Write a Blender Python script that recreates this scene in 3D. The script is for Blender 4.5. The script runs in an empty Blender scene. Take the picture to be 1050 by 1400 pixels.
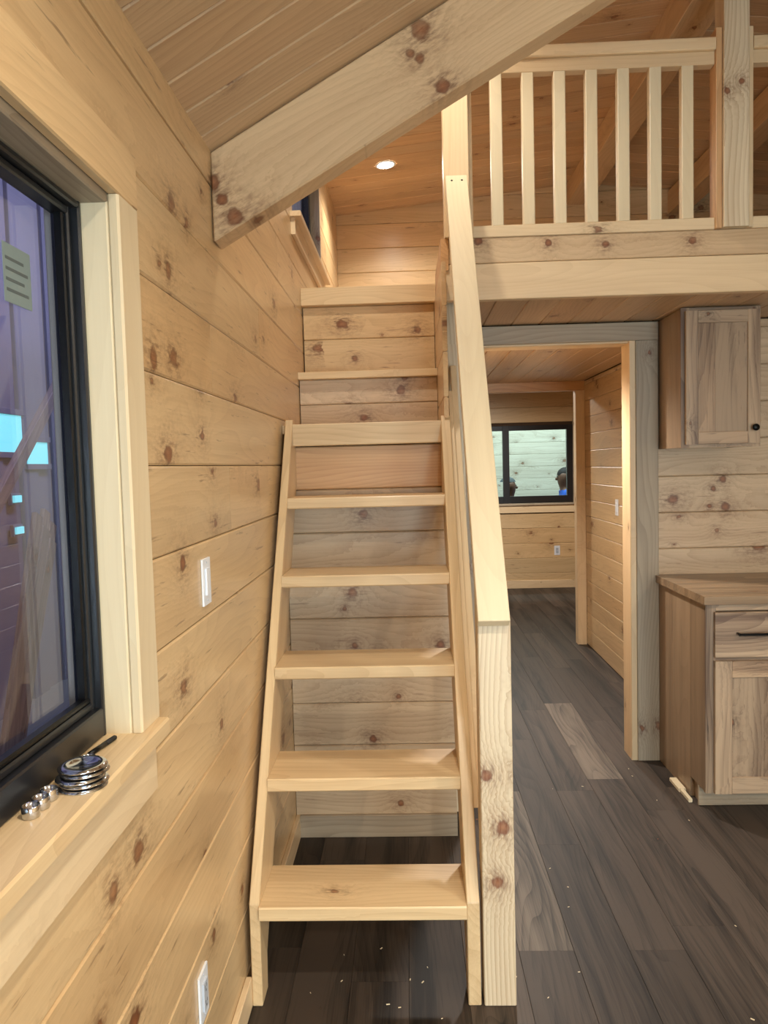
import bpy, bmesh, math, random
from mathutils import Vector, Matrix
random.seed(7)
sc = bpy.context.scene
col = sc.collection

# ------------------------------------------------------------------ camera, world, light
FPX, PPX, PPY = 1040.0, 525.0, 700.0
VPX, VPY, ROLL, EYE = 557.0, 636.0, 0.0265, 1.6
_dy = Vector(((VPX - PPX) / FPX, -(VPY - PPY) / FPX, -1.0)).normalized()
_h = Vector((1, ROLL, 0)); _dx = (_h - _h.dot(_dy) * _dy).normalized(); _dz = _dx.cross(_dy)
cam_d = bpy.data.cameras.new('camera'); cam = bpy.data.objects.new('camera', cam_d); col.objects.link(cam)
cam_d.sensor_fit = 'VERTICAL'; cam_d.sensor_height = 36.0; cam_d.lens = 36.0 * FPX / 1400.0
cam_d.clip_start = 0.02
_R = Matrix((_dx, _dy, _dz)).to_4x4()
cam.matrix_world = Matrix.Translation((0, 0, EYE)) @ _R
sc.camera = cam

w = bpy.data.worlds.new('world'); sc.world = w; w.use_nodes = True
w.node_tree.nodes['Background'].inputs[0].default_value = (0.62, 0.68, 0.85, 1)
w.node_tree.nodes['Background'].inputs[1].default_value = 0.22
sc.view_settings.view_transform = 'Standard'; sc.view_settings.look = 'None'
sc.view_settings.gamma = 1.0; sc.view_settings.use_curve_mapping = False
sc.view_settings.exposure = 0.95

def area(name, loc, target, sx, sy, power, color):
    d = bpy.data.lights.new(name, 'AREA'); d.shape = 'RECTANGLE'; d.size = sx; d.size_y = sy
    d.energy = power; d.color = color
    o = bpy.data.objects.new(name, d); col.objects.link(o)
    o.location = loc; o.rotation_euler = (Vector(target) - Vector(loc)).to_track_quat('-Z', 'Y').to_euler()
    return o
# daylight through the glazed entrance door behind the viewer, a workshop lamp at the back, an added fill at the side
area('daylight_door', (1.35, -2.78, 1.15), (1.35, 0, 1.15), 1.8, 2.0, 108, (0.75, 0.85, 1.0))
area('workshop_lamp_back', (1.6, 10.9, 4.3), (1.6, 13.2, 1.2), 4.0, 0.5, 130, (0.84, 0.97, 1.0))
area('workshop_fill_side', (-1.3, 6.0, 4.2), (-3.4, 6.0, 1.6), 6.0, 0.6, 90, (0.74, 0.76, 1.0))  # unseen fill, added to brighten the workshop outside the left window

# ------------------------------------------------------------------ materials
def lin(c):
    return tuple(((x / 255) / 12.92 if x / 255 <= 0.04045 else ((x / 255 + 0.055) / 1.055) ** 2.4) for x in c) + (1,)
class NT:
    def __init__(s, name):
        s.m = bpy.data.materials.new(name); s.m.use_nodes = True
        s.t = s.m.node_tree; s.b = s.t.nodes['Principled BSDF']
    def n(s, typ, **kw):
        nd = s.t.nodes.new(typ)
        for k, v in kw.items(): setattr(nd, k, v)
        return nd
    def link(s, a, b): s.t.links.new(a, b)
    def set(s, inp, v):
        if hasattr(v, 'is_linked'): s.link(v, inp)
        else: inp.default_value = v
    def ma(s, op, a, b=0.0, c=0.0, clamp=False):
        nd = s.n('ShaderNodeMath', operation=op); nd.use_clamp = clamp
        s.set(nd.inputs[0], a); s.set(nd.inputs[1], b); s.set(nd.inputs[2], c)
        return nd.outputs[0]
    def xyz(s, x, y, z):
        nd = s.n('ShaderNodeCombineXYZ')
        for i, v in enumerate((x, y, z)): s.set(nd.inputs[i], v)
        return nd.outputs[0]
    def noise(s, vec, scale=1.0, detail=2.0, rough=0.5):
        nd = s.n('ShaderNodeTexNoise'); s.link(vec, nd.inputs['Vector'])
        nd.inputs['Scale'].default_value = scale; nd.inputs['Detail'].default_value = detail
        nd.inputs['Roughness'].default_value = rough
        return nd.outputs['Fac']
    def mix(s, fac, a, b, mode='MIX'):
        nd = s.n('ShaderNodeMix', data_type='RGBA', blend_type=mode)
        s.set(nd.inputs[0], fac); s.set(nd.inputs[6], a); s.set(nd.inputs[7], b)
        return nd.outputs[2]

DESAT = 0.15
def wood(name, light, dark, rings=60, knot=0.5, ksize=0.17, kcol=(92, 52, 28), rough=0.42, var=0.10, streak=0.8,
         ring_w=0.45, fibre=0.45, coat=0.0, warm=(0.9, 0.62, 0.34), warmv=0.25, kx=3.0, ky=4.2, bump=0.0, scratch=0.0, spots=(), spec=0.5):
    """sawn timber: local X runs along the grain, Y across the face, Z through the thickness"""
    light = tuple(v + (max(light) - v) * DESAT for v in light); dark = tuple(v + (max(dark) - v) * DESAT for v in dark)
    N = NT(name); ma = N.ma
    tc = N.n('ShaderNodeTexCoord'); oi = N.n('ShaderNodeObjectInfo'); r = oi.outputs['Random']
    sp = N.n('ShaderNodeSeparateXYZ'); N.link(tc.outputs['Object'], sp.inputs[0])
    x = ma('MULTIPLY_ADD', r, 37.0, sp.outputs[0]); y = ma('MULTIPLY_ADD', r, 91.0, sp.outputs[1]); z = ma('MULTIPLY_ADD', r, 13.0, sp.outputs[2])
    low = N.noise(N.xyz(ma('MULTIPLY', x, 0.9), ma('MULTIPLY', y, 4.5), ma('MULTIPLY', z, 4.5)), 1.0, 1.0)
    vo = N.n('ShaderNodeTexVoronoi', voronoi_dimensions='2D', feature='F1'); vo.inputs['Scale'].default_value = 1.0
    wx = N.noise(N.xyz(ma('MULTIPLY', x, 26.0), ma('MULTIPLY', y, 34.0), z), 1.0, 2.0, 0.6); wy = N.noise(N.xyz(ma('MULTIPLY', y, 30.0), ma('MULTIPLY', x, 22.0), z), 1.0, 2.0, 0.6)
    N.link(N.xyz(ma('MULTIPLY_ADD', x, kx, ma('MULTIPLY', wx, 0.09)), ma('MULTIPLY_ADD', y, ky, ma('MULTIPLY', wy, 0.09)), 0.0), vo.inputs['Vector'])
    cs = N.n('ShaderNodeSeparateColor'); N.link(vo.outputs['Color'], cs.inputs[0])
    rk = ma('MAXIMUM', ma('MULTIPLY', ma('SUBTRACT', cs.outputs[0], knot), ksize), 0.0004)
    wob = ma('MULTIPLY_ADD', N.noise(N.xyz(ma('MULTIPLY', x, 60.0), ma('MULTIPLY', y, 60.0), z), 1.0, 1.0), 0.7, 0.65)
    q = ma('DIVIDE', vo.outputs['Distance'], rk)
    if spots:                                   # branch knots whose place in the timber is known
        ge = N.n('ShaderNodeNewGeometry')
        for sx_, sy_, sz_, sr_ in spots:
            ds = N.n('ShaderNodeVectorMath', operation='DISTANCE'); N.link(ge.outputs['Position'], ds.inputs[0]); ds.inputs[1].default_value = (sx_, sy_, sz_)
            q = ma('MINIMUM', q, ma('DIVIDE', ds.outputs['Value'], sr_))
    q = ma('MULTIPLY', q, wob)
    mr = N.n('ShaderNodeMapRange'); mr.inputs[1].default_value = 1.15; mr.inputs[2].default_value = 0.8
    N.link(q, mr.inputs[0]); kmask = mr.outputs[0]
    bulge = ma('DIVIDE', 1.0, ma('MULTIPLY_ADD', ma('MULTIPLY', q, q), 0.16, 1.0))
    P = ma('ADD', ma('MULTIPLY_ADD', ma('MULTIPLY_ADD', z, 0.6, y), float(rings), ma('MULTIPLY', low, 13.0)), ma('MULTIPLY', bulge, 4.0))
    ring = ma('POWER', ma('FRACT', P), 2.2)
    n2 = N.noise(N.xyz(ma('MULTIPLY', x, 7.0), ma('MULTIPLY', y, 230.0), ma('MULTIPLY', z, 230.0)), 1.0, 1.0)
    n3 = N.noise(N.xyz(ma('MULTIPLY', x, 0.7), ma('MULTIPLY', y, 13.0), ma('MULTIPLY', z, 13.0)), 1.0, 2.0, 0.6)
    fac = ma('ADD', ma('MULTIPLY', ring, ring_w), ma('MULTIPLY', ma('SUBTRACT', n3, 0.5), streak * 2))
    fac = ma('ADD', fac, ma('MULTIPLY', ma('SUBTRACT', n2, 0.5), fibre))
    fac = ma('ADD', fac, ma('MULTIPLY', bulge, 0.30))
    fac = ma('ADD', fac, 0.18, clamp=True)
    c = N.mix(fac, lin(light), lin(dark))
    r2 = ma('FRACT', ma('MULTIPLY', r, 17.31)); r3 = ma('FRACT', ma('MULTIPLY', r, 71.7))
    c = N.mix(ma('MULTIPLY', ma('POWER', r2, 2.0), warmv), c, N.mix(1.0, c, warm + (1,), 'MULTIPLY'))
    v = ma('MULTIPLY_ADD', ma('SUBTRACT', r3, 0.5), 2 * var, 1.0)
    hs = N.n('ShaderNodeHueSaturation'); N.link(c, hs.inputs['Color']); N.link(v, hs.inputs['Value']); c = hs.outputs[0]
    kc = N.mix(ma('MULTIPLY', q, 0.9, clamp=True), lin((150, 92, 55)), lin(kcol))
    sm = N.noise(N.xyz(ma('MULTIPLY', x, 24.0), ma('MULTIPLY', y, 80.0), z), 1.0, 3.0, 0.7)
    halo = ma('MULTIPLY', ma('MULTIPLY', ma('POWER', bulge, 1.6), 1.1), ma('MULTIPLY', ma('SUBTRACT', sm, 0.42, clamp=True), 4.0, clamp=True), clamp=True)
    c = N.mix(ma('MULTIPLY', halo, 0.95), c, lin(kcol))
    c = N.mix(ma('MULTIPLY', kmask, ma('MULTIPLY_ADD', cs.outputs[1], 0.3, 0.66)), c, kc)
    if scratch:
        s1 = N.noise(N.xyz(ma('MULTIPLY', x, 5.0), ma('MULTIPLY', y, 60.0), z), 1.0, 3.0, 0.7)
        m2 = N.n('ShaderNodeMapRange'); m2.inputs[1].default_value = 0.635; m2.inputs[2].default_value = 0.71; N.link(s1, m2.inputs[0])
        c = N.mix(ma('MULTIPLY', m2.outputs[0], scratch), c, lin(kcol))
    N.link(c, N.b.inputs['Base Color'])
    N.b.inputs['Roughness'].default_value = rough; N.b.inputs['Specular IOR Level'].default_value = spec
    if coat:
        N.b.inputs['Coat Weight'].default_value = coat; N.b.inputs['Coat Roughness'].default_value = 0.22
    if bump:
        bp = N.n('ShaderNodeBump'); bp.inputs['Strength'].default_value = bump; bp.inputs['Distance'].default_value = 0.002
        N.link(fac, bp.inputs['Height']); N.link(bp.outputs[0], N.b.inputs['Normal'])
    return N.m

def plain(name, c, rough=0.5, metal=0.0, noise=0.06, scale=30.0, coat=0.0, emit=0.0, ecol=None, spec=None):
    N = NT(name)
    tc = N.n('ShaderNodeTexCoord'); nz = N.noise(tc.outputs['Object'], scale, 3.0)
    v = N.ma('MULTIPLY_ADD', N.ma('SUBTRACT', nz, 0.5), noise * 2, 1.0)
    hs = N.n('ShaderNodeHueSaturation'); hs.inputs['Color'].default_value = lin(c); N.link(v, hs.inputs['Value'])
    N.link(hs.outputs[0], N.b.inputs['Base Color'])
    N.b.inputs['Roughness'].default_value = rough; N.b.inputs['Metallic'].default_value = metal
    if coat: N.b.inputs['Coat Weight'].default_value = coat
    if emit:
        N.b.inputs['Emission Color'].default_value = ecol or lin(c); N.b.inputs['Emission Strength'].default_value = emit
    return N.m

def glass(name, tint, ior=1.5):
    m = bpy.data.materials.new(name); m.use_nodes = True; t = m.node_tree; t.nodes.clear()
    out = t.nodes.new('ShaderNodeOutputMaterial'); mx = t.nodes.new('ShaderNodeMixShader')
    tr = t.nodes.new('ShaderNodeBsdfTransparent'); tr.inputs[0].default_value = tint
    gl = t.nodes.new('ShaderNodeBsdfGlossy'); gl.inputs['Roughness'].default_value = 0.01
    fr = t.nodes.new('ShaderNodeFresnel'); fr.inputs['IOR'].default_value = ior
    ge = t.nodes.new('ShaderNodeNewGeometry'); mr = t.nodes.new('ShaderNodeMapRange'); mr.inputs[3].default_value = ior; mr.inputs[4].default_value = 1.0 / ior
    t.links.new(ge.outputs['Backfacing'], mr.inputs[0]); t.links.new(mr.outputs[0], fr.inputs['IOR'])
    t.links.new(fr.outputs[0], mx.inputs[0]); t.links.new(tr.outputs[0], mx.inputs[1]); t.links.new(gl.outputs[0], mx.inputs[2])
    t.links.new(mx.outputs[0], out.inputs[0]); return m

M = {}
M['wall'] = wood('pine_wall_varnished', (218, 183, 130), (184, 144, 94), rings=30, rough=0.36, coat=0.25, streak=0.5, ring_w=0.26, scratch=0.55, ksize=0.2, var=0.07, knot=0.52, spots=((-0.52, 1.719, 1.389, 0.02), (-0.52, 1.703, 2.045, 0.019), (-0.52, 1.866, 2.199, 0.014), (-0.52, 1.577, 1.835, 0.022), (-0.52, 1.243, 0.885, 0.019), (-0.52, 2.007, 0.914, 0.016), (0.069, 3.936, 2.288, 0.018), (-0.256, 3.936, 2.154, 0.014)))
M['ceil'] = wood('pine_ceiling', (204, 166, 120), (168, 128, 88), rings=42, rough=0.45, coat=0.12, streak=0.55, ring_w=0.35, var=0.09, knot=0.5, ksize=0.13)
M['stair'] = wood('pine_stair', (222, 188, 136), (190, 150, 100), ring_w=0.32, rings=44, rough=0.42, coat=0.1, streak=0.6, var=0.06, knot=0.72, warmv=0.15)
M['rail'] = wood('pine_rail_pale', (226, 206, 166), (204, 178, 136), ring_w=0.16, fibre=0.25, rings=26, rough=0.4, streak=0.5, var=0.04, knot=0.8, warmv=0.1)
M['post'] = wood('pine_post', (222, 202, 166), (182, 150, 112), rings=75, rough=0.5, streak=0.55, ring_w=0.6, var=0.05, knot=0.55, ksize=0.2, kcol=(96, 48, 30), warmv=0.1, spots=((0.206, 2.159, 0.698, 0.017), (0.252, 2.159, 0.541, 0.021), (0.233, 2.159, 0.377, 0.017), (1.35, 3.265, 3.10, 0.013), (1.409, 3.265, 3.135, 0.012)))
M['trim'] = wood('pine_trim', (230, 200, 154), (200, 162, 114), ring_w=0.2, fibre=0.3, rings=30, rough=0.42, coat=0.1, streak=0.5, var=0.06, knot=0.66, warmv=0.15)
M['grey'] = wood('pine_cool_cast', (176, 156, 128), (138, 118, 94), rings=50, rough=0.5, streak=0.55, var=0.05, knot=0.6, warmv=0.1)  # cool light on the pine is put into this grey base colour
M['beam'] = wood('pine_beam', (212, 178, 132), (178, 138, 96), ring_w=0.3, rings=36, rough=0.45, streak=0.5, var=0.04, knot=0.6, ksize=0.2, warmv=0.1, spots=((-0.511, 2.11, 2.384, 0.02), (-0.487, 2.11, 2.336, 0.016), (-0.455, 2.11, 2.29, 0.024), (-0.40, 2.15, 2.305, 0.022), (0.035, 2.11, 2.70, 0.012), (0.06, 2.11, 2.686, 0.013), (0.064, 2.11, 2.761, 0.026), (0.119, 2.11, 2.613, 0.02), (0.323, 3.30, 2.54, 0.018), (0.619, 3.30, 2.523, 0.015), (0.859, 3.30, 2.509, 0.014), (1.221, 3.30, 2.511, 0.016)))
M['kwall'] = wood('pine_wall_matte', (206, 176, 138), (168, 134, 100), ksize=0.2, scratch=0.4, rings=30, rough=0.42, coat=0.15, streak=0.6, ring_w=0.4, var=0.06, knot=0.45, warmv=0.12, spots=((-0.191, 3.21, 1.398, 0.019), (-0.247, 3.21, 1.065, 0.02), (-0.283, 3.21, 0.996, 0.01), (-0.244, 3.21, 0.837, 0.013), (0.122, 3.21, 0.834, 0.018), (-0.062, 3.21, 0.611, 0.011), (-0.177, 3.21, 0.427, 0.016), (-0.064, 3.21, 0.141, 0.014), (-0.023, 3.735, 1.967, 0.022), (-0.004, 3.735, 2.026, 0.016), (1.64, 4.02, 1.484, 0.018), (1.591, 4.02, 1.436, 0.014), (1.655, 4.02, 1.339, 0.022), (1.572, 4.02, 1.345, 0.012), (1.61, 4.02, 1.217, 0.012)))
M['orange'] = wood('pine_riser_amber', (214, 164, 108), (184, 128, 76), rings=60, rough=0.42, streak=0.5, var=0.03, knot=0.8, warmv=0.1)
M['hick'] = wood('hickory_cabinet', (176, 146, 114), (100, 74, 56), rings=34, rough=0.42, streak=1.5, ring_w=0.35, var=0.16, knot=0.55, ksize=0.16, kcol=(40, 28, 24), warmv=0.2, scratch=0.55)
M['hickside'] = wood('hickory_side_panel', (146, 118, 88), (108, 84, 60), rings=20, rough=0.42, streak=0.9, ring_w=0.2, var=0.05, knot=0.95, warmv=0.1)
M['block'] = wood('butcher_block', (146, 118, 86), (98, 72, 50), rings=40, rough=0.35, streak=0.7, var=0.24, knot=0.7, ksize=0.1, coat=0.2)
M['floor'] = wood('vinyl_plank_floor', (70, 57, 47), (28, 22, 18), rings=34, rough=0.55, streak=1.7, ring_w=0.35, fibre=0.9, var=0.34, knot=0.86, kcol=(34, 28, 24), warm=(0.92, 0.95, 0.98), warmv=0.6, bump=0.12, spec=0.3)
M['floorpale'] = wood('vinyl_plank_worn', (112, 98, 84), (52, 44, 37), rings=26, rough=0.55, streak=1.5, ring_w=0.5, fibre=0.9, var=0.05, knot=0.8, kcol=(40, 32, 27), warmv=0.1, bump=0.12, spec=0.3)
M['gap'] = plain('joint_backing', (70, 50, 32), 0.9)  # dark backing behind the boards, seen in their joints
M['subfloor'] = plain('subfloor', (30, 26, 23), 0.9)
M['black'] = plain('black_vinyl_frame', (26, 27, 30), 0.32, noise=0.03)
M['blackmetal'] = plain('black_metal', (18, 18, 19), 0.35, metal=0.6)
M['white'] = plain('white_plastic', (232, 236, 242), 0.3, noise=0.01)
M['whited'] = plain('white_plastic_grey', (190, 196, 205), 0.35, noise=0.01)
M['chrome'] = plain('chrome', (205, 208, 214), 0.1, metal=1.0, noise=0.02)
M['screw'] = plain('screw_steel', (120, 118, 112), 0.4, metal=0.8)
M['dark'] = plain('dark_slot', (25, 22, 20), 0.7)
M['glass'] = glass('window_glass', (0.86, 0.88, 0.98, 1), 1.5)
M['glassfar'] = glass('window_glass_aqua', (0.90, 0.97, 0.95, 1), 1.3)
M['lamp'] = plain('lamp_diffuser', (255, 250, 240), 0.5, emit=30.0, ecol=(1.0, 0.93, 0.82, 1))
M['shed'] = plain('workshop_panel', (116, 112, 130), 0.55, noise=0.1, scale=3.0)
M['shedstud'] = wood('workshop_stud', (150, 130, 128), (110, 92, 94), rings=40, rough=0.6, var=0.15)
M['lumber'] = wood('leaning_lumber', (150, 122, 104), (108, 84, 74), rings=40, rough=0.6, var=0.2)
M['concrete'] = plain('concrete_ground', (110, 108, 106), 0.8, noise=0.12, scale=4.0)
M['skylit'] = plain('workshop_window_glow', (150, 240, 235), 0.5, emit=0.42, ecol=(0.22, 0.95, 0.88, 1))
M['outpine'] = wood('neighbour_pine', (226, 222, 200), (186, 176, 150), rings=36, rough=0.5, streak=0.6, var=0.05, knot=0.4, ksize=0.2, kcol=(110, 84, 66), warmv=0.05)
M['skin'] = plain('skin', (122, 88, 70), 0.5); M['blue'] = plain('blue_shirt', (40, 104, 214), 0.7)
M['greyshirt'] = plain('grey_shirt', (96, 100, 104), 0.8); M['trouser'] = plain('dark_trousers', (40, 44, 56), 0.8)
M['hair'] = plain('dark_hair', (30, 26, 24), 0.7); M['cap'] = plain('grey_cap', (92, 100, 102), 0.8)
M['label'] = plain('paper_label', (120, 134, 132), 0.6); M['ink'] = plain('label_ink', (84, 92, 92), 0.6)

# ------------------------------------------------------------------ helpers
WM = {}; CACHE = {}
def put(o, Mx, parent):
    WM[o] = Mx
    if parent is not None:
        o.parent = parent; o.matrix_local = WM[parent].inverted() @ Mx
    else: o.matrix_world = Mx
    return o
def tag(o, label=None, cat=None, group=None, kind=None):
    if label: o['label'] = label
    if cat: o['category'] = cat
    if group: o['group'] = group
    if kind: o['kind'] = kind
    return o
def empty(name, loc, label=None, cat=None, group=None, kind=None):
    o = bpy.data.objects.new(name, None); o.empty_display_size = 0.1; col.objects.link(o)
    put(o, Matrix.Translation(loc), None); return tag(o, label, cat, group, kind)
def mobj(name, me, Mx, parent=None):
    o = bpy.data.objects.new(name, me); col.objects.link(o); return put(o, Mx, parent)
def bar_mesh(L, W, T, ch, mat):
    k = (round(L, 4), round(W, 4), round(T, 4), round(ch, 4), mat)
    if k in CACHE: return CACHE[k]
    a, b, c = L / 2, W / 2, T / 2; ch = min(ch, b * 0.6, c * 0.6)
    sec = [(-b + ch, -c), (b - ch, -c), (b, -c + ch), (b, c - ch), (b - ch, c), (-b + ch, c), (-b, c - ch), (-b, -c + ch)]
    e = min(ch * 0.5, 0.0015)
    vs = []
    for xx in (-a, a): vs += [(xx, y, z) for y, z in sec]
    fs = [(i, (i + 1) % 8, 8 + (i + 1) % 8, 8 + i) for i in range(8)] + [tuple(range(7, -1, -1)), tuple(range(8, 16))]
    me = bpy.data.meshes.new('board'); me.from_pydata(vs, [], [f[::-1] for f in fs][:8] + [fs[8], fs[9]]); me.update()
    bm = bmesh.new(); bm.from_mesh(me); bmesh.ops.recalc_face_normals(bm, faces=bm.faces); bm.to_mesh(me); bm.free()
    me.materials.append(M[mat]); CACHE[k] = me; return me
def frame_m(c, ax, nz):
    X = Vector(ax).normalized(); Z = Vector(nz); Z = (Z - Z.dot(X) * X).normalized(); Y = Z.cross(X)
    m = Matrix((X, Y, Z)).transposed().to_4x4(); m.translation = Vector(c); return m
def bar(name, p0, p1, W, T, nz, mat, parent=None, ch=0.003):
    p0, p1 = Vector(p0), Vector(p1)
    return mobj(name, bar_mesh((p1 - p0).length, W, T, ch, mat), frame_m((p0 + p1) / 2, p1 - p0, nz), parent)
AX = {'x': Vector((1, 0, 0)), 'y': Vector((0, 1, 0)), 'z': Vector((0, 0, 1))}
def bx(name, x0, x1, y0, y1, z0, z1, g, mat, parent=None, ch=0.0025):
    d = {'x': x1 - x0, 'y': y1 - y0, 'z': z1 - z0}; o = [k for k in 'xyz' if k != g]
    t = min(o, key=lambda k: d[k]); wd = [k for k in o if k != t][0]
    c = ((x0 + x1) / 2, (y0 + y1) / 2, (z0 + z1) / 2)
    return mobj(name, bar_mesh(d[g], d[wd], d[t], ch, mat), frame_m(c, AX[g], AX[t]), parent)
def boxes(name, bl, mat, parent=None):
    """several plain boxes of one built piece in one mesh"""
    bm = bmesh.new()
    for x0, x1, y0, y1, z0, z1 in bl:
        r = bmesh.ops.create_cube(bm, size=1.0)
        bmesh.ops.scale(bm, vec=(x1 - x0, y1 - y0, z1 - z0), verts=r['verts'])
        bmesh.ops.translate(bm, vec=((x0 + x1) / 2, (y0 + y1) / 2, (z0 + z1) / 2), verts=r['verts'])
    me = bpy.data.meshes.new(name); bm.to_mesh(me); bm.free(); me.materials.append(M[mat])
    return mobj(name, me, Matrix.Identity(4), parent)
def prism(name, pts, axis, a0, a1, mat, parent=None, ax=(1, 0, 0), nz=(0, 0, 1), bev=0.002):
    """polygon of 3-D points in a plane, extruded along axis from a0 to a1, local X along ax"""
    A = AX[axis]; bm = bmesh.new()
    vs = [bm.verts.new(Vector(p) + A * a0) for p in pts]; f = bm.faces.new(vs)
    r = bmesh.ops.extrude_face_region(bm, geom=[f])
    bmesh.ops.translate(bm, vec=A * (a1 - a0), verts=[v for v in r['geom'] if isinstance(v, bmesh.types.BMVert)])
    bmesh.ops.recalc_face_normals(bm, faces=bm.faces)
    if bev: bmesh.ops.bevel(bm, geom=list(bm.edges), offset=bev, segments=1, affect='EDGES')
    c = sum((v.co for v in bm.verts), Vector()) / len(bm.verts); Mx = frame_m(c, ax, nz)
    bm.transform(Mx.inverted()); me = bpy.data.meshes.new(name); bm.to_mesh(me); bm.free(); me.materials.append(M[mat])
    return mobj(name, me, Mx, parent)
def lathe(name, prof, c, mat, parent=None, axis=(0, 0, 1), n=24, smooth=True):
    bm = bmesh.new(); rings = []
    for r, z in prof:
        rings.append([bm.verts.new((r * math.cos(2 * math.pi * i / n), r * math.sin(2 * math.pi * i / n), z)) for i in range(n)] if r > 1e-6 else [bm.verts.new((0, 0, z))])
    for A, B in zip(rings, rings[1:]):
        for i in range(n):
            j = (i + 1) % n
            a = [A[i % len(A)], A[j % len(A)]] if len(A) > 1 else [A[0]]
            b = [B[j % len(B)], B[i % len(B)]] if len(B) > 1 else [B[0]]
            if len(a) + len(b) > 2: bm.faces.new(a + b)
    bmesh.ops.recalc_face_normals(bm, faces=bm.faces)
    for f in bm.faces: f.smooth = smooth
    me = bpy.data.meshes.new(name); bm.to_mesh(me); bm.free(); me.materials.append(M[mat])
    q = Vector((0, 0, 1)).rotation_difference(Vector(axis)).to_matrix().to_4x4()
    return mobj(name, me, Matrix.Translation(c) @ q, parent)

# ------------------------------------------------------------------ dimensions
XL, XR, XRIDGE = -0.52, 3.30, 1.39
YREAR, YRAFT, YLOFT, YSTAIR, YKIT, YHALL, YBACK, YFAR = -2.6, 2.11, 3.30, 3.21, 4.02, 6.60, 6.20, 9.65
ZE, PITCH = 2.466, 0.566
ZD0, DP = 3.60, 0.096
ZLF = 2.508
PT, GAP, CH = 0.019, 0.0016, 0.0045

def rows(z0, pitch, zmin, zmax):
    z = z0 + math.floor((zmin - z0) / pitch) * pitch; out = []
    while z < zmax - 1e-4:
        a, b = max(z, zmin), min(z + pitch, zmax)
        if b - a > 0.012: out.append((a, b))
        z += pitch
    return out
def minus(spans, a, b):
    out = []
    for s, e in spans:
        if e <= a or s >= b: out.append((s, e))
        else:
            if a - s > 0.01: out.append((s, a))
            if e - b > 0.01: out.append((b, e))
    return out
def clad(parent, plane, face, sgn, u0, u1, rws, mat, holes=(), joints=None, ch=CH, mats=None):
    """horizontal boards on a wall. plane 'x': boards run along y at x=face; 'y': boards run along x at y=face. sgn: room side"""
    for k, (a, b) in enumerate(rws):
        sp = [(u0, u1)]
        for h0, h1, hz0, hz1 in holes:
            if a < hz1 - 0.02 and b > hz0 + 0.02: sp = minus(sp, h0, h1)
        for j in (joints or {}).get(k, ()): sp = minus(sp, j - 0.0008, j + 0.0008)
        f0, f1 = (face - PT, face) if sgn > 0 else (face, face + PT)
        for s, e in sp:
            mm = mats.get(k, mat) if mats else mat
            if plane == 'x': bx('plank', f0, f1, s, e, a + GAP / 2, b - GAP / 2, 'y', mm, parent, ch)
            else: bx('plank', s, e, f0, f1, a + GAP / 2, b - GAP / 2, 'x', mm, parent, ch)

# ------------------------------------------------------------------ floor
floor = tag(boxes('floor', [(XL - 0.12, XR + 0.1, YREAR - 0.1, YFAR + 0.1, -0.10, -0.006)], 'subfloor'), 'dark grey brown wood look plank floor', 'floor', kind='structure')
PW, PL = 0.18, 1.22
x = 0.506 - PW * 6; i = 0
base = {5: 2.415, 8: 3.765}
offs = [0.0, 0.46, 0.86, 0.25, 0.70, 0.10, 0.55, 0.98, 0.36, 0.8]
while x < XR:
    xa, x1 = max(x, XL - 0.03), min(x + PW, XR)
    y = (base[i] if i in base else offs[i % 10] * PL) - PL * 6
    while y < YFAR:
        a, b = max(y, YREAR), min(y + PL, YFAR)
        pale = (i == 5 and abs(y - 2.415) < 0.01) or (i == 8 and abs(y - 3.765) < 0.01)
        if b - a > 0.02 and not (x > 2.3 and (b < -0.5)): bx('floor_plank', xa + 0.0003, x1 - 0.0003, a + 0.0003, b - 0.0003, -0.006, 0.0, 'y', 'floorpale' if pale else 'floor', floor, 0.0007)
        y += PL
    x += PW; i += 1
bx('floor_plank', 2.3, XR, YREAR, -0.5, -0.0062, -0.0004, 'y', 'floor', floor, 0.0009)

# ------------------------------------------------------------------ left wall with two windows
WY0, WY1, WZ0, WZ1 = 0.33, 1.372, 1.10, 2.09        # window opening
DY0, DY1, DZ0, DZ1 = 3.68, 4.95, 2.80, 3.46          # dormer window
wl = boxes('wall_left', [
    (XL - 0.12, XL - PT, YREAR - 0.1, YFAR + 0.1, -0.1, WZ0 - 0.01),
    (XL - 0.12, XL - PT, YREAR - 0.1, WY0 - 0.02, WZ0 - 0.01, WZ1 + 0.01),
    (XL - 0.12, XL - PT, WY1 + 0.02, YFAR + 0.1, WZ0 - 0.01, WZ1 + 0.01),
    (XL - 0.12, XL - PT, YREAR - 0.1, YFAR + 0.1, WZ1 + 0.01, 2.56),
    (XL - 0.12, XL - PT, 2.16, DY0 - 0.02, 2.56, 3.72), (XL - 0.12, XL - PT, DY1 + 0.02, YFAR + 0.1, 2.56, 3.72),
    (XL - 0.12, XL - PT, DY0 - 0.02, DY1 + 0.02, 2.56, DZ0 - 0.01), (XL - 0.12, XL - PT, DY0 - 0.02, DY1 + 0.02, DZ1 + 0.01, 3.72)], 'gap')
tag(wl, 'honey pine plank wall with the black framed window', 'wall', kind='structure')
RP, RZ = 0.1915, 0.081
rw = rows(RZ, RP, 0.02, 2.379)
clad(wl, 'x', XL, 1, YREAR, YBACK, rw, 'wall', holes=((WY0 - 0.06, WY1 + 0.05, WZ0 - 0.07, WZ1 + 0.06),),
     joints={8: (2.21,), 3: (1.05, 3.0), 5: (2.62,), 10: (2.05,), 1: (2.4,), 11: (2.75,), 6: (-0.5,), 9: (-0.8,)})
clad(wl, 'x', XL, 1, 2.16, YBACK, rows(RZ, RP, 2.379, 3.62), 'wall', holes=((DY0, DY1, DZ0, DZ1),), joints={0: (3.2,), 2: (3.0,)})
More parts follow.
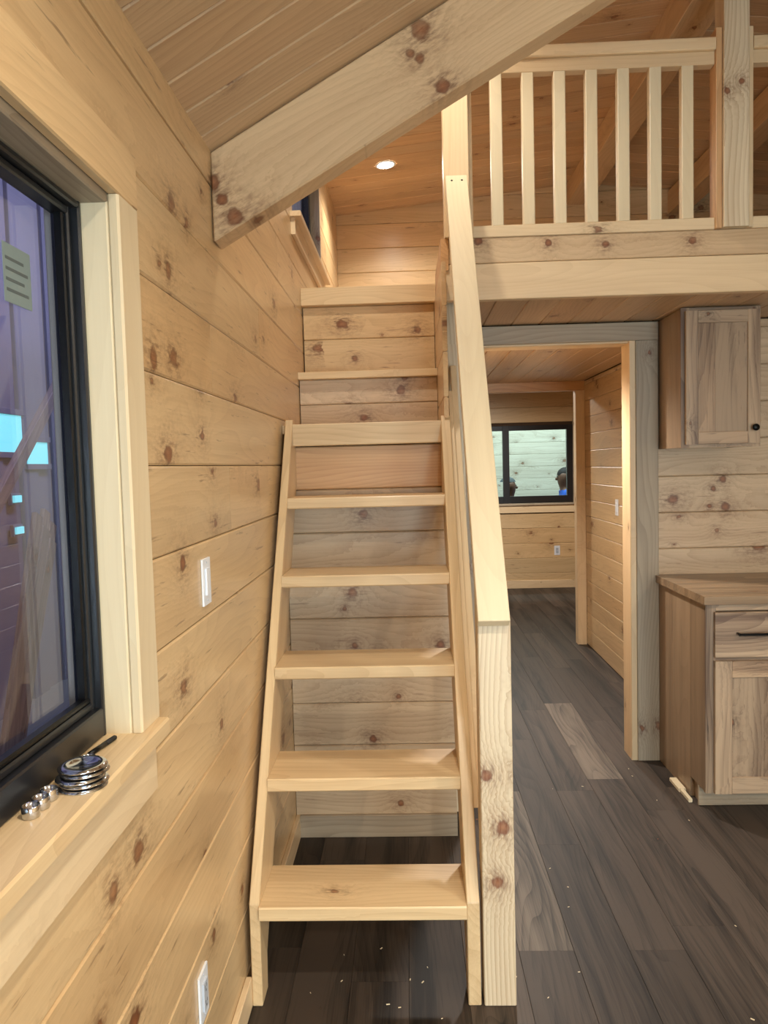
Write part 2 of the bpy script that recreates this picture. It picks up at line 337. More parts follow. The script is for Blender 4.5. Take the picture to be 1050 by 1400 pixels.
bx('plank', XL - PT, XL + 0.004, YREAR, 2.16, 2.380, 2.475, 'y', 'wall', wl, 0.003)

def window_left():
    t = empty('window_1', (XL, WY0, WZ0), 'black framed sliding window in the left pine wall', 'window', kind='structure')
    # jamb lining
    bx('jamb', XL - 0.115, XL + 0.0, WY1 - 0.012, WY1 + 0.008, WZ0, WZ1, 'z', 'rail', t)
    bx('jamb', XL - 0.115, XL + 0.0, WY0 - 0.008, WY0 + 0.012, WZ0, WZ1, 'z', 'rail', t)
    bx('head_jamb', XL - 0.115, XL + 0.0, WY0, WY1, WZ1 - 0.012, WZ1 + 0.008, 'y', 'grey', t)
    # casing
    bx('casing', XL, XL + 0.021, WY1 - 0.012, WY1 + 0.086, 1.1205, WZ1 + 0.002, 'z', 'rail', t, 0.004)
    bx('casing', XL, XL + 0.021, WY0 - 0.086, WY0 + 0.012, 1.1205, WZ1 + 0.002, 'z', 'rail', t, 0.004)
    bx('head_casing', XL, XL + 0.021, WY0 - 0.086, WY1 + 0.086, WZ1 + 0.003, WZ1 + 0.105, 'y', 'wall', t, 0.003)
    bx('window_stool', XL - 0.055, XL + 0.042, WY0 - 0.11, WY1 + 0.078, WZ0 - 0.012, 1.12, 'y', 'stair', t, 0.004)
    bx('apron', XL, XL + 0.019, WY0 - 0.08, WY1 + 0.06, 0.985, WZ0 - 0.0125, 'y', 'trim', t, 0.003)
    # black frame, stepped
    def ring(name, x0, x1, y0, y1, z0, z1, wd, wb):
        f = bx(name, x0, x1, y1 - wd, y1, z0, z1, 'z', 'black', t, 0.003)
        bx(name, x0, x1, y0, y0 + wd, z0, z1, 'z', 'black', t, 0.003)
        bx(name, x0, x1, y0 + wd, y1 - wd, z1 - wd, z1, 'y', 'black', t, 0.003)
        bx(name, x0, x1, y0 + wd, y1 - wd, z0, z0 + wb, 'y', 'black', t, 0.003)
    ring('window_frame', XL - 0.080, XL - 0.046, WY0 + 0.012, WY1 - 0.012, 1.1205, WZ1 - 0.012, 0.012, 0.052)
    ring('sash_frame', XL - 0.092, XL - 0.060, WY0 + 0.024, WY1 - 0.024, 1.172, WZ1 - 0.024, 0.013, 0.014)
    bx('glazing_bead', XL - 0.082, XL - 0.063, WY0 + 0.037, WY1 - 0.037, 1.186, 1.196, 'y', 'blackmetal', t, 0.003)
    bx('glazing_bead', XL - 0.084, XL - 0.066, WY1 - 0.046, WY1 - 0.037, 1.186, WZ1 - 0.037, 'z', 'blackmetal', t, 0.003)
    bx('pane', XL - 0.087, XL - 0.083, WY0 + 0.037, WY1 - 0.037, 1.186, WZ1 - 0.037, 'y', 'glass', t, 0.0003)
    return t
win1 = window_left()
# paper maker's label stuck inside the glass
lb = empty('window_sticker', (XL - 0.082, 1.16, 1.87), 'creased pale paper sticker on the window glass', 'sticker')
bx('paper', XL - 0.0828, XL - 0.0822, 1.150, 1.235, 1.865, 1.955, 'y', 'label', lb, 0.0001)
for k in range(4): bx('printed_line', XL - 0.0822, XL - 0.0820, 1.157, 1.225 - 0.012 * (k % 2), 1.882 + 0.016 * k, 1.887 + 0.016 * k, 'y', 'ink', lb, 0.00002)

def window_dormer():
    t = empty('window_2', (XL, DY0, DZ0), 'small black framed window high in the dormer wall', 'window', kind='structure')
    bx('jamb', XL - 0.115, XL, DY1 - 0.016, DY1 + 0.004, DZ0, DZ1, 'z', 'grey', t)
    bx('jamb', XL - 0.115, XL, DY0 - 0.004, DY0 + 0.016, DZ0, DZ1, 'z', 'grey', t)
    bx('head_jamb', XL - 0.115, XL, DY0, DY1, DZ1 - 0.016, DZ1, 'y', 'grey', t)
    bx('window_stool', XL - 0.06, XL + 0.05, DY0 - 0.06, DY1 + 0.05, DZ0 - 0.022, DZ0 + 0.002, 'y', 'trim', t)
    bx('apron', XL, XL + 0.02, DY0 - 0.04, DY1 + 0.03, DZ0 - 0.10, DZ0 - 0.0225, 'y', 'trim', t)
    for a, b in ((DY1 - 0.075, DY1 - 0.016), (DY0 + 0.016, DY0 + 0.075)):
        bx('window_frame', XL - 0.105, XL - 0.06, a, b, DZ0 + 0.002, DZ1 - 0.016, 'z', 'black', t)
    for a, b in ((DZ0 + 0.002, DZ0 + 0.06), (DZ1 - 0.07, DZ1 - 0.016)):
        bx('window_frame', XL - 0.105, XL - 0.06, DY0 + 0.075, DY1 - 0.075, a, b, 'y', 'black', t)
    bx('pane', XL - 0.09, XL - 0.086, DY0 + 0.075, DY1 - 0.075, DZ0 + 0.06, DZ1 - 0.07, 'y', 'glass', t, 0.0003)
window_dormer()
bb = bx('baseboard_left', XL, XL + 0.019, YREAR, 2.168, 0.0, 0.088, 'y', 'trim'); tag(bb, 'pine baseboard along the left wall', 'baseboard', kind='structure')
bb = bx('baseboard_alcove', XL, XL + 0.019, 2.60, YSTAIR, 0.0, 0.095, 'y', 'trim'); tag(bb, 'pine baseboard on the left wall under the ladder', 'baseboard', kind='structure')

# ------------------------------------------------------------------ plank wall behind the ladder and stairwell side wall
wb = boxes('wall_stair', [(XL, 0.178, YSTAIR + PT, YSTAIR + 0.10, 0.0, 1.69)], 'gap'); tag(wb, 'pine plank wall closing the space behind the ladder', 'wall', kind='structure')
clad(wb, 'y', YSTAIR, -1, XL + 0.002, 0.178, rows(0.585, 0.1842, 0.03, 1.506), 'kwall')
bx('plank', XL + 0.002, 0.178, YSTAIR, YSTAIR + PT, 1.507, 1.688, 'x', 'orange', wb, CH)
bb = bx('baseboard_stair', XL + 0.019, 0.178, YSTAIR - 0.019, YSTAIR, 0.0, 0.097, 'x', 'grey'); tag(bb, 'pine baseboard at the foot of the wall behind the ladder', 'baseboard', kind='structure')

ws = boxes('wall_stairwell', [(0.175, 0.185, 3.39, 6.5, 0.0, 2.29)], 'gap'); tag(ws, 'pine plank side wall right of the upper steps', 'wall', kind='structure')
clad(ws, 'x', 0.156 + PT, 1, 3.14, 3.93, rows(0.585, 0.1842, 1.79, 2.42), 'wall')
clad(ws, 'x', 0.186 + PT, 1, 3.515, 6.5, rows(0.126, 0.14, 0.0, 2.28), 'wall')

# ------------------------------------------------------------------ kitchen wall with hall opening
wk = boxes('wall_kitchen', [(1.19, XR, YKIT + PT, YKIT + 0.12, 0.0, 2.31), (0.20, 0.36, YKIT + PT, YKIT + 0.12, 0.0, 2.31), (0.36, 1.19, YKIT + PT, YKIT + 0.12, 2.225, 2.31)], 'gap')
tag(wk, 'knotty pine plank wall behind the kitchen cabinets', 'wall', kind='structure')
clad(wk, 'y', YKIT, -1, 1.19, XR, rows(1.506, 0.1895, 0.0, 2.305), 'kwall')
clad(wk, 'y', YKIT, -1, 0.206, 0.36, rows(1.506, 0.1895, 0.0, 2.305), 'kwall')
dr = empty('trim_1', (1.2, YKIT, 0), 'pine casing, cool grey light put into its colour, around the hall opening', 'door casing', kind='structure')
bx('casing', 1.188, 1.302, YKIT - 0.024, YKIT, 0.0, 2.208, 'z', 'grey', dr)
bx('casing', 0.255, 0.365, YKIT - 0.024, YKIT, 0.0, 2.208, 'z', 'grey', dr)
bx('head_casing', 0.255, 1.302, YKIT - 0.024, YKIT, 2.209, 2.303, 'x', 'grey', dr)
bx('jamb', 1.157, 1.188, YKIT - 0.018, YKIT + 0.13, 0.0, 2.222, 'z', 'trim', dr)
bx('jamb', 0.365, 0.395, YKIT - 0.018, YKIT + 0.13, 0.0, 2.222, 'z', 'trim', dr)
bx('head_jamb', 0.395, 1.157, YKIT + 0.001, YKIT + 0.13, 2.20, 2.222, 'x', 'trim', dr)

# hall and bedroom
wh = boxes('wall_hall', [(1.53 + PT, 1.60, YKIT + 0.12, 6.7, 0.0, 2.31)], 'gap'); tag(wh, 'honey pine plank wall on the right of the hall', 'wall', kind='structure')
clad(wh, 'x', 1.53, -1, YKIT + 0.12, 6.63, rows(0.146, 0.140, 0.0, 2.28), 'wall', ch=0.004)
dj = empty('trim_2', (1.5, YHALL, 0), 'pine casing at the far end of the hall', 'door casing', kind='structure')
bx('casing', 1.45, 1.528, YHALL, YHALL + 0.09, 0.0, 2.20, 'z', 'trim', dj)
bx('casing', 0.21, 0.29, YHALL, YHALL + 0.09, 0.0, 2.20, 'z', 'trim', dj)
bx('head_casing', 0.21, 1.528, YHALL, YHALL + 0.09, 2.201, 2.28, 'x', 'orange', dj)
FW = (0.42, 2.08, 1.085, 2.058)
wf = boxes('wall_far', [(XL, FW[0], YFAR + PT, YFAR + 0.12, 0, 2.7), (FW[1], XR, YFAR + PT, YFAR + 0.12, 0, 2.7), (FW[0], FW[1], YFAR + PT, YFAR + 0.12, 0, FW[2]), (FW[0], FW[1], YFAR + PT, YFAR + 0.12, FW[3], 2.7)], 'gap')
tag(wf, 'pine plank wall of the far bedroom', 'wall', kind='structure')
clad(wf, 'y', YFAR, -1, XL, XR, rows(0.761, 0.1905, 0.0, 2.6), 'wall', holes=((FW[0] - 0.0, FW[1] + 0.0, FW[2] - 0.02, FW[3] + 0.02),))
bb = bx('baseboard_far', XL, XR, YFAR - 0.018, YFAR, 0, 0.10, 'x', 'trim'); tag(bb, 'pine baseboard below the far bedroom window', 'baseboard', kind='structure')
t = empty('window_3', (1.25, YFAR, FW[2]), 'black framed sliding window in the far bedroom wall', 'window', kind='structure')
bx('window_stool', FW[0] - 0.05, FW[1] + 0.04, YFAR - 0.04, YFAR, FW[2] - 0.03, FW[2] - 0.004, 'x', 'grey', t)
bx('apron', FW[0] - 0.03, FW[1] + 0.05, YFAR - 0.02, YFAR, FW[2] - 0.125, FW[2] - 0.031, 'x', 'trim', t)
bx('casing', FW[1], FW[1] + 0.075, YFAR - 0.02, YFAR, FW[2] - 0.004, FW[3] + 0.07, 'z', 'grey', t)
bx('casing', FW[0] - 0.075, FW[0], YFAR - 0.02, YFAR, FW[2] - 0.004, FW[3] + 0.07, 'z', 'grey', t)
for a, b in ((FW[0], FW[0] + 0.075), (1.205, 1.285), (FW[1] - 0.075, FW[1])): bx('window_frame', a, b, YFAR + 0.0, YFAR + 0.06, FW[2], FW[3], 'z', 'black', t)
for s, e in ((FW[0] + 0.075, 1.205), (1.285, FW[1] - 0.075)):
    bx('window_frame', s, e, YFAR + 0.0, YFAR + 0.06, FW[2], FW[2] + 0.085, 'x', 'black', t); bx('window_frame', s, e, YFAR + 0.0, YFAR + 0.06, FW[3] - 0.06, FW[3], 'x', 'black', t)
    bx('pane', s, e, YFAR + 0.03, YFAR + 0.034, FW[2] + 0.085, FW[3] - 0.06, 'x', 'glassfar', t, 0.0003)

# ------------------------------------------------------------------ loft deck, ceilings
ld = boxes('ceiling_deck', [(0.195, XR, YLOFT + 0.04, YBACK, 2.335, ZLF), (XL, 0.195, 3.96, YBACK, 2.335, ZLF)], 'kwall'); tag(ld, 'loft deck above the kitchen and hall', 'loft floor', kind='structure')
ck = boxes('ceiling_kitchen', [(0.2, XR, YLOFT + 0.04, YKIT, 2.329, 2.3345)], 'gap'); tag(ck, 'shaded pine board ceiling under the loft above the kitchen', 'ceiling', kind='structure')
x = 0.262
while x < XR - 0.02:
    bx('ceiling_board', x + GAP / 2, min(x + 0.146, XR) - GAP / 2, YLOFT + 0.04, YKIT, 2.31, 2.329, 'y', 'ceil', ck, 0.004); x += 0.146
bh = boxes('ceiling_hall', [(0.2, 1.6, YKIT + 0.12, 6.7, 2.299, 2.334)], 'gap'); tag(bh, 'pine board ceiling of the hall', 'ceiling', kind='structure')
x = 0.21
while x < 1.52:
    bx('ceiling_board', x + GAP / 2, min(x + 0.146, 1.53) - GAP / 2, YKIT + 0.12, YHALL, 2.28, 2.299, 'y', 'ceil', bh, 0.004); x += 0.146
tag(boxes('ceiling_bedroom', [(XL - 0.1, XR + 0.1, 6.695, YFAR + 0.12, 2.6, 2.66), (XL - 0.1, 0.2, 6.5, 6.69, 0.0, 2.6), (1.6, XR + 0.1, 6.6, 6.69, 0.0, 2.66), (0.2, 1.6, 6.69, 6.70, 2.334, 2.62)], 'ceil'), 'pine ceiling of the far bedroom', 'ceiling', kind='structure')

def slope_ceiling(name, label, y0, y1, ze, pitch, mat, off=0.0, side=1):
    """boards laid up the slope, from the eave to the ridge"""
    xe = XL if side > 0 else XR
    dx = (XRIDGE - xe); zr = ze + pitch * abs(dx)
    nrm = Vector((pitch * side, 0, -1)).normalized()
    b = prism(name, [(xe - 0.1 * side, 0, ze - 0.1 * pitch + 0.045), (XRIDGE, 0, zr + 0.045), (XRIDGE, 0, zr + 0.10), (xe - 0.1 * side, 0, ze - 0.1 * pitch + 0.10)], 'y', y0, y1, 'gap', bev=0)
    tag(b, label, 'ceiling', kind='structure')
    y = y0 - off
    while y < y1 - 0.01:
        a, e = max(y, y0), min(y + 0.1385, y1)
        if e - a > 0.01:
            p0 = Vector((xe - 0.02 * side, (a + e) / 2, ze - 0.02 * pitch)) - nrm * PT / 2; p1 = Vector((XRIDGE, (a + e) / 2, zr)) - nrm * PT / 2
            bar('ceiling_board', p0, p1, e - a - GAP, PT, nrm, mat, b, CH)
        y += 0.1385
    return b
slope_ceiling('ceiling_left', 'sloping pine board ceiling above the window', YREAR, YRAFT + 0.04, ZE, PITCH, 'ceil', 0.085)
slope_ceiling('ceiling_right', 'sloping pine board ceiling right of the ridge', YREAR, YRAFT + 0.04, ZE, PITCH, 'ceil', 0.085, -1)
slope_ceiling('ceiling_dormer', 'low sloped pine dormer ceiling with the round downlight', 2.15, YBACK, ZD0, DP, 'ceil', 0.03)
slope_ceiling('ceiling_loft', 'low sloped pine ceiling on the right of the loft', 2.15, YBACK, ZD0, DP, 'ceil', 0.03, -1)
tag(prism('wall_gable', [(XL, 0, ZE), (XRIDGE, 0, ZE + PITCH * (XRIDGE - XL)), (XR, 0, ZE), (XR, 0, 3.68), (XRIDGE, 0, 3.84), (XL, 0, 3.68)], 'y', YRAFT + 0.045, YRAFT + 0.075, 'ceil', bev=0), 'pine infill wall above the heavy rafter', 'wall', kind='structure')
zr = ZD0 + DP * (XRIDGE - XL)
wlb = prism('wall_loft', [(XL, 0, 2.4), (XR, 0, 2.4), (XR, 0, ZD0 + 0.03), (XRIDGE, 0, zr + 0.03), (XL, 0, ZD0 + 0.03)], 'y', YBACK + PT, YBACK + 0.1, 'gap', bev=0)
tag(wlb, 'pine plank wall at the back of the loft', 'wall', kind='structure')
clad(wlb, 'y', YBACK, -1, XL, XR, rows(2.96, 0.19, 2.5, 3.80), 'wall')
tag(boxes('wall_right', [(XR, XR + 0.1, YREAR - 0.1, YFAR + 0.1, -0.1, 3.72)], 'wall'), 'plain pine wall on the far right', 'wall', kind='structure')
tag(boxes('wall_rear', [(XL - 0.1, 0.4, YREAR - 0.1, YREAR, -0.1, 3.7), (2.3, XR + 0.1, YREAR - 0.1, YREAR, -0.1, 3.7), (0.4, 2.3, YREAR - 0.1, YREAR, 2.2, 3.7)], 'wall'), 'pine wall with the glazed entrance door', 'wall', kind='structure')
dd = empty('door_1', (1.35, YREAR, 0), 'glazed double entrance door behind the viewer', 'door', kind='structure')
for a, b in ((0.4, 0.48), (1.27, 1.43), (2.22, 2.3)): bx('door_stile', a, b, YREAR - 0.07, YREAR - 0.03, 0.0, 2.2, 'z', 'trim', dd)
for s, e in ((0.48, 1.27), (1.43, 2.22)):
    bx('door_rail', s, e, YREAR - 0.07, YREAR - 0.03, 0.0, 0.14, 'x', 'trim', dd); bx('door_rail', s, e, YREAR - 0.07, YREAR - 0.03, 2.1, 2.2, 'x', 'trim', dd)
    bx('pane', s, e, YREAR - 0.052, YREAR - 0.048, 0.14, 2.1, 'x', 'glassfar', dd, 0.0003)

# ------------------------------------------------------------------ heavy rafter, ridge, loft beams
RH, RTK = 0.239, 0.088
nz = Vector((-PITCH, 0, 1)).normalized()
for side, lab in ((1, 'heavy pine rafter rising from the left wall across the ladder'), (-1, 'heavy pine rafter on the right roof slope')):
    xe = XL if side > 0 else XR; n = Vector((-PITCH * side, 0, 1)).normalized()
    zt, dxr = ZE - 0.002, abs(XRIDGE - xe) - 0.001
    xa, xb = xe + 0.0045 * side, XRIDGE - 0.0005 * side
    pts = [(xa, YRAFT, zt - RH), (xb, YRAFT, zt - RH + PITCH * dxr), (xb, YRAFT, zt + PITCH * dxr), (xa, YRAFT, zt)]
    tag(prism('rafter', pts, 'y', 0.0, RTK, 'beam', None, ax=(1, 0, PITCH * side), nz=(0, -1, 0), bev=0.004), lab, 'rafter')
tag(bx('ridge_beam', 1.31, 1.47, YRAFT + 0.10, YBACK, 3.62, zr - 0.005, 'y', 'beam'), 'heavy ridge beam running back over the loft', 'beam')
tag(bx('purlin', 2.10, 2.24, YRAFT + 0.10, YBACK, 3.52, ZD0 + DP * (XR - 2.24) - 0.003, 'y', 'beam'), 'pine purlin under the right loft ceiling', 'beam')
lf = empty('loft_rim_beam', (XRIDGE, YLOFT, 2.29), 'long pine fascia beam across the loft edge, two stacked boards', 'beam')
bx('upper_board', 0.195, XR, YLOFT, YLOFT + 0.038, 2.4475, 2.553, 'x', 'beam', lf, 0.003)
bx('lower_board', 0.165, XR, YLOFT - 0.004, YLOFT + 0.04, 2.293, 2.4445, 'x', 'trim', lf, 0.003)
tr = bx('trim_3', 0.163, 0.195, YLOFT - 0.01, 3.90, 2.42, 2.552, 'y', 'orange'); tag(tr, 'pine board trimming the stairwell edge of the loft', 'trim', kind='structure')
tag(bx('stair_post', 0.1865, 0.2605, 3.425, 3.51, 0.0, 2.328, 'z', 'post'), 'square pine post under the loft beam behind the handrail', 'post')
tag(bx('loft_post', 1.337, 1.441, YLOFT - 0.035, YLOFT + 0.06, 2.554, 3.618, 'z', 'post'), 'tall square pine post rising from the loft edge to the ridge', 'post')

def railing(name, x0, x1, xs, label, leftpost):
    t = empty(name, ((x0 + x1) / 2, YLOFT, 2.553), label, 'railing', 'railings along the loft edge')
    bx('bottom_rail', x0, x1, YLOFT - 0.004, YLOFT + 0.04, 2.5535, 2.602, 'x', 'trim', t)
    bx('sub_rail', x0, x1, YLOFT - 0.004, YLOFT + 0.04, 3.222, 3.275, 'x', 'trim', t)
    bx('top_rail', x0, x1, YLOFT - 0.022, YLOFT + 0.067, 3.2755, 3.325, 'x', 'trim', t, 0.005)
    for xx in xs: bx('baluster', xx - 0.0245, xx + 0.0245, YLOFT - 0.003, YLOFT + 0.035, 2.602, 3.222, 'z', 'rail', t, 0.003)
    return t
r1 = railing('loft_railing', 0.304, 1.31, [0.408 + 0.1322 * k for k in range(7)], 'loft railing with seven square pine balusters left of the tall post', True)
bx('newel_post', 0.181, 0.288, YLOFT - 0.028, YLOFT + 0.06, 2.553, 3.42, 'z', 'trim', r1, 0.003)
bx('nailer', 0.289, 0.3035, YLOFT - 0.01, YLOFT + 0.038, 2.554, 3.36, 'z', 'trim', r1)
bx('nailer', 1.311, 1.336, YLOFT - 0.02, YLOFT + 0.05, 2.554, 3.36, 'z', 'orange', r1)
r2 = railing('loft_railing', 1.464, 3.28, [1.60 + 0.1322 * k for k in range(12)], 'second loft railing, on the right of the tall post', False)
bx('nailer', 1.442, 1.463, YLOFT - 0.02, YLOFT + 0.05, 2.554, 3.36, 'z', 'trim', r2)

# ------------------------------------------------------------------ ladder stair
SX0, SX1 = -0.470, 0.142
Y1, G = 2.15, 0.198
TZ = [0.310, 0.615, 0.921, 1.206, 1.483]
lad = empty('ladder_stair', (-0.164, Y1, 0), 'steep pine ladder stair with five open treads between two stringers', 'stairs')
ys = Y1 + 0.012; sl = (1.79 - 0.31) / (G * 5)
def stringer(x0, x1):
    zt = 1.800; yt = ys + (zt - 0.315) / sl; wh = 0.262
    pts = [(0, ys, 0), (0, ys, 0.315), (0, yt, zt), (0, min(yt + wh, YSTAIR - 0.002), zt), (0, YSTAIR - 0.002, 1.45), (0, ys + 0.095, 0.11), (0, ys + 0.085, 0.0)]
    zb = 0.11 + (YSTAIR - 0.002 - (ys + 0.095)) * sl
    pts = [(0, ys, 0), (0, ys, 0.315), (0, yt, zt), (0, YSTAIR - 0.002, zt), (0, YSTAIR - 0.002, zb), (0, ys + 0.095, 0.11), (0, ys + 0.085, 0.0)]
    prism('stringer', pts, 'x', x0, x1, 'stair', lad, ax=(0, 1, sl), nz=(1, 0, 0), bev=0.0025)
stringer(XL + 0.0195, SX0); stringer(SX1, SX1 + 0.038)
for k, z in enumerate(TZ):
    y = Y1 + G * k
    bx('tread', SX0 + 0.0003, SX1 - 0.0003, y, y + 0.245 if k < 4 else YSTAIR - 0.02, z - 0.042, z, 'x', 'stair', lad, 0.004)
bx('top_nosing', SX0 + 0.0003, SX1 - 0.0003, Y1 + G * 5, Y1 + G * 5 + 0.038, 1.690, 1.780, 'x', 'stair', lad, 0.003)
# two boards strapped along the outside of the right stringer
def skirt(x0, x1, oy, z0, zt, w_):
    p = lambda z: ys + (z - 0.315) / sl + oy
    pts = [(0, p(z0), z0), (0, p(zt), zt), (0, p(zt) + w_, zt), (0, p(z0) + w_, z0)]
    prism('skirt_board', pts, 'x', x0, x1, 'trim', lad, ax=(0, 1, sl), nz=(1, 0, 0), bev=0.002)
skirt(SX1 + 0.0385, SX1 + 0.0555, 0.035, 0.52, 1.91, 0.05)
skirt(SX1 + 0.056, SX1 + 0.081, 0.062, 0.45, 2.03, 0.035)

hr = empty('stair_handrail', (0.236, 2.2, 0), 'pine handrail board on a knotty square newel beside the ladder', 'handrail')
nw = prism('newel_post', [(0, 2.159, 0), (0, 2.159, 1.152), (0, 2.248, 1.152 + 0.089 * 1.45), (0, 2.248, 0)], 'x', 0.189, 0.283, 'post', hr, ax=(0, 0, 1), nz=(0, -1, 0), bev=0.003)
a0, a1 = Vector((0, 2.118, 1.158)), Vector((0, 3.255, 2.800))
hd = (a1 - a0).normalized(); hn = Vector((0, -hd.z, hd.y))
tk = 0.038 / hn.z
hp = [(0, a0.y, a0.z), (0, a1.y, a1.z), (0, a1.y + 0.016, a1.z - tk + 0.02), (0, a0.y + 0.0313, a0.z - 0.0217)]
prism('handrail', hp, 'x', 0.187, 0.2775, 'rail', hr, ax=(0, hd.y, hd.z), nz=hn, bev=0.002)
for dx in (0.212, 0.254): lathe('screw', [(0.0001, 0), (0.0045, 0), (0.0045, 0.0012), (0.0001, 0.0014)], Vector((dx, a1.y, a1.z)) - hd * 0.035 + hn * 0.0002, 'dark', hr, hn, 10)

us = empty('upper_steps', (-0.18, 3.5, 1.69), 'enclosed pine steps from the ladder top up to the loft', 'stairs')
bx('landing', XL + 0.002, 0.154, Y1 + G * 5 + 0.0385, 3.735, 1.742, 1.778, 'x', 'stair', us)
bx('riser_board', XL + 0.004, 0.154, 3.735, 3.753, 1.742, 1.905, 'x', 'kwall', us, CH)
bx('riser_board', XL + 0.004, 0.154, 3.735, 3.753, 1.9065, 2.027, 'x', 'kwall', us, CH)
bx('tread', XL + 0.001, 0.155, 3.70, 3.935, 2.0275, 2.062, 'x', 'stair', us)
bx('riser_board', XL + 0.006, 0.154, 3.936, 3.955, 2.028, 2.252, 'x', 'wall', us, CH)
bx('riser_board', XL + 0.006, 0.154, 3.936, 3.955, 2.2535, 2.418, 'x', 'wall', us, CH)
bx('loft_nosing', XL + 0.001, 0.162, 3.895, 3.955, 2.419, 2.508, 'x', 'stair', us, 0.003)

# ------------------------------------------------------------------ kitchen
def shaker(parent, x0, x1, z0, z1, yf, sw, name='door', mats='hick'):
    """framed door: stiles, rails and a recessed panel; yf is the front face"""
    d = empty(name, (0, 0, 0)); put(d, Matrix.Translation((x0, yf, z0)), parent)
    for a, b in ((x0, x0 + sw), (x1 - sw, x1)): bx('stile', a, b, yf, yf + 0.02, z0, z1, 'z', mats, d, 0.002)
    for a, b in ((z0, z0 + sw), (z1 - sw, z1)): bx('rail', x0 + sw, x1 - sw, yf, yf + 0.02, a, b, 'x', mats, d, 0.002)
    w3 = (x1 - x0 - 2 * sw) * 0.36
    bx('panel', x0 + sw, x0 + sw + w3, yf + 0.008, yf + 0.018, z0 + sw, z1 - sw, 'z', mats, d, 0.0005)
    bx('panel', x0 + sw + w3, x1 - sw, yf + 0.008, yf + 0.018, z0 + sw, z1 - sw, 'z', mats, d, 0.0005)
    return d
uc = empty('wall_cabinet', (1.48, YKIT, 1.65), 'hickory wall cabinet with one framed door and black knob', 'cabinet')
for a, b in ((3.70, 3.86), (3.86, YKIT - 0.001)): bx('side_panel', 1.309, 1.327, a, b - 0.0003, 1.648, 2.303, 'z', 'hickside', uc, 0.0008)
boxes('carcass', [(1.327, 1.66, 3.70, YKIT - 0.001, 1.655, 2.30), (1.66, 1.676, 3.70, YKIT - 0.001, 1.648, 2.303)], 'hickside', uc)
bx('face_frame', 1.305, 1.345, 3.680, 3.70, 1.646, 2.305, 'z', 'hick', uc, 0.001); bx('face_frame', 1.640, 1.678, 3.680, 3.70, 1.646, 2.305, 'z', 'hick', uc, 0.001)
bx('face_frame', 1.345, 1.640, 3.680, 3.70, 1.646, 1.69, 'x', 'hick', uc, 0.001); bx('face_frame', 1.345, 1.640, 3.680, 3.70, 2.26, 2.305, 'x', 'hick', uc, 0.001)
ud = shaker(uc, 1.322, 1.668, 1.662, 2.287, 3.659, 0.058)
lathe('knob', [(0.0001, 0), (0.007, 0), (0.006, 0.012), (0.016, 0.02), (0.0165, 0.026), (0.012, 0.031), (0.0001, 0.032)], (1.638, 3.659, 1.735), 'blackmetal', ud, (0, -1, 0), 20)

BY = 3.37
bc = empty('base_cabinet', (1.6, 3.7, 0), 'hickory base cabinet with a drawer above a framed door', 'cabinet')
for a, b in ((BY + 0.02, 3.56), (3.56, 3.80), (3.80, YKIT - 0.001)): bx('side_panel', 1.302, 1.32, a, b - 0.0003, 0.098 if a < 3.4 else 0.001, 0.953, 'z', 'hickside', bc, 0.0008)
boxes('carcass', [(1.32, 1.90, BY + 0.02, YKIT - 0.001, 0.098, 0.953), (1.32, 1.90, 3.47, YKIT - 0.002, 0.001, 0.098)], 'hickside', bc)
bx('toe_kick', 1.302, 1.90, 3.455, 3.469, 0.001, 0.097, 'x', 'grey', bc)
for a, b in ((1.300, 1.345), (1.862, 1.90)): bx('face_frame', a, b, BY, BY + 0.02, 0.096, 0.953, 'z', 'hick', bc, 0.001)
for a, b in ((0.096, 0.13), (0.69, 0.73), (0.922, 0.953)): bx('face_frame', 1.345, 1.862, BY, BY + 0.02, a, b, 'x', 'hick', bc, 0.001)
dw = bx('drawer_front', 1.335, 1.872, BY - 0.02, BY, 0.716, 0.918, 'x', 'hick', bc, 0.003)
dp = bar('pull', (1.425, BY - 0.05, 0.824), (1.78, BY - 0.05, 0.824), 0.011, 0.011, (0, 1, 0), 'blackmetal', dw, 0.003)
for xx in (1.432, 1.773): lathe('pull_leg', [(0.0001, 0), (0.0055, 0), (0.0055, 0.03), (0.0001, 0.03)], (xx, BY - 0.02, 0.824), 'blackmetal', dw, (0, -1, 0), 12)
shaker(bc, 1.335, 1.872, 0.100, 0.700, BY - 0.02, 0.075)
bc2 = empty('base_cabinet', (2.3, 3.7, 0), 'second hickory base cabinet continuing along the kitchen wall', 'cabinet')
boxes('carcass', [(1.901, 2.78, BY + 0.02, YKIT - 0.001, 0.098, 0.953), (1.901, 2.78, 3.47, YKIT - 0.002, 0.001, 0.098)], 'hickside', bc2)
shaker(bc2, 1.93, 2.33, 0.100, 0.93, BY, 0.075); shaker(bc2, 2.35, 2.75, 0.100, 0.93, BY, 0.075)
ct = empty('countertop', (2.0, 3.7, 0.954), 'butcher block countertop of narrow wooden staves', 'countertop')
n = 14; y0c, y1c = BY - 0.03, YKIT - 0.001; st = (y1c - y0c) / n
for k in range(n):
    cut = 1.284 + random.uniform(0.35, 1.0)
    for s, e in ((1.284, cut), (cut, 2.8)): bx('stave', s, e - 0.0002, y0c + st * k + 0.0002, y0c + st * (k + 1), 0.9535, 0.991, 'x', 'block', ct, 0.0012)

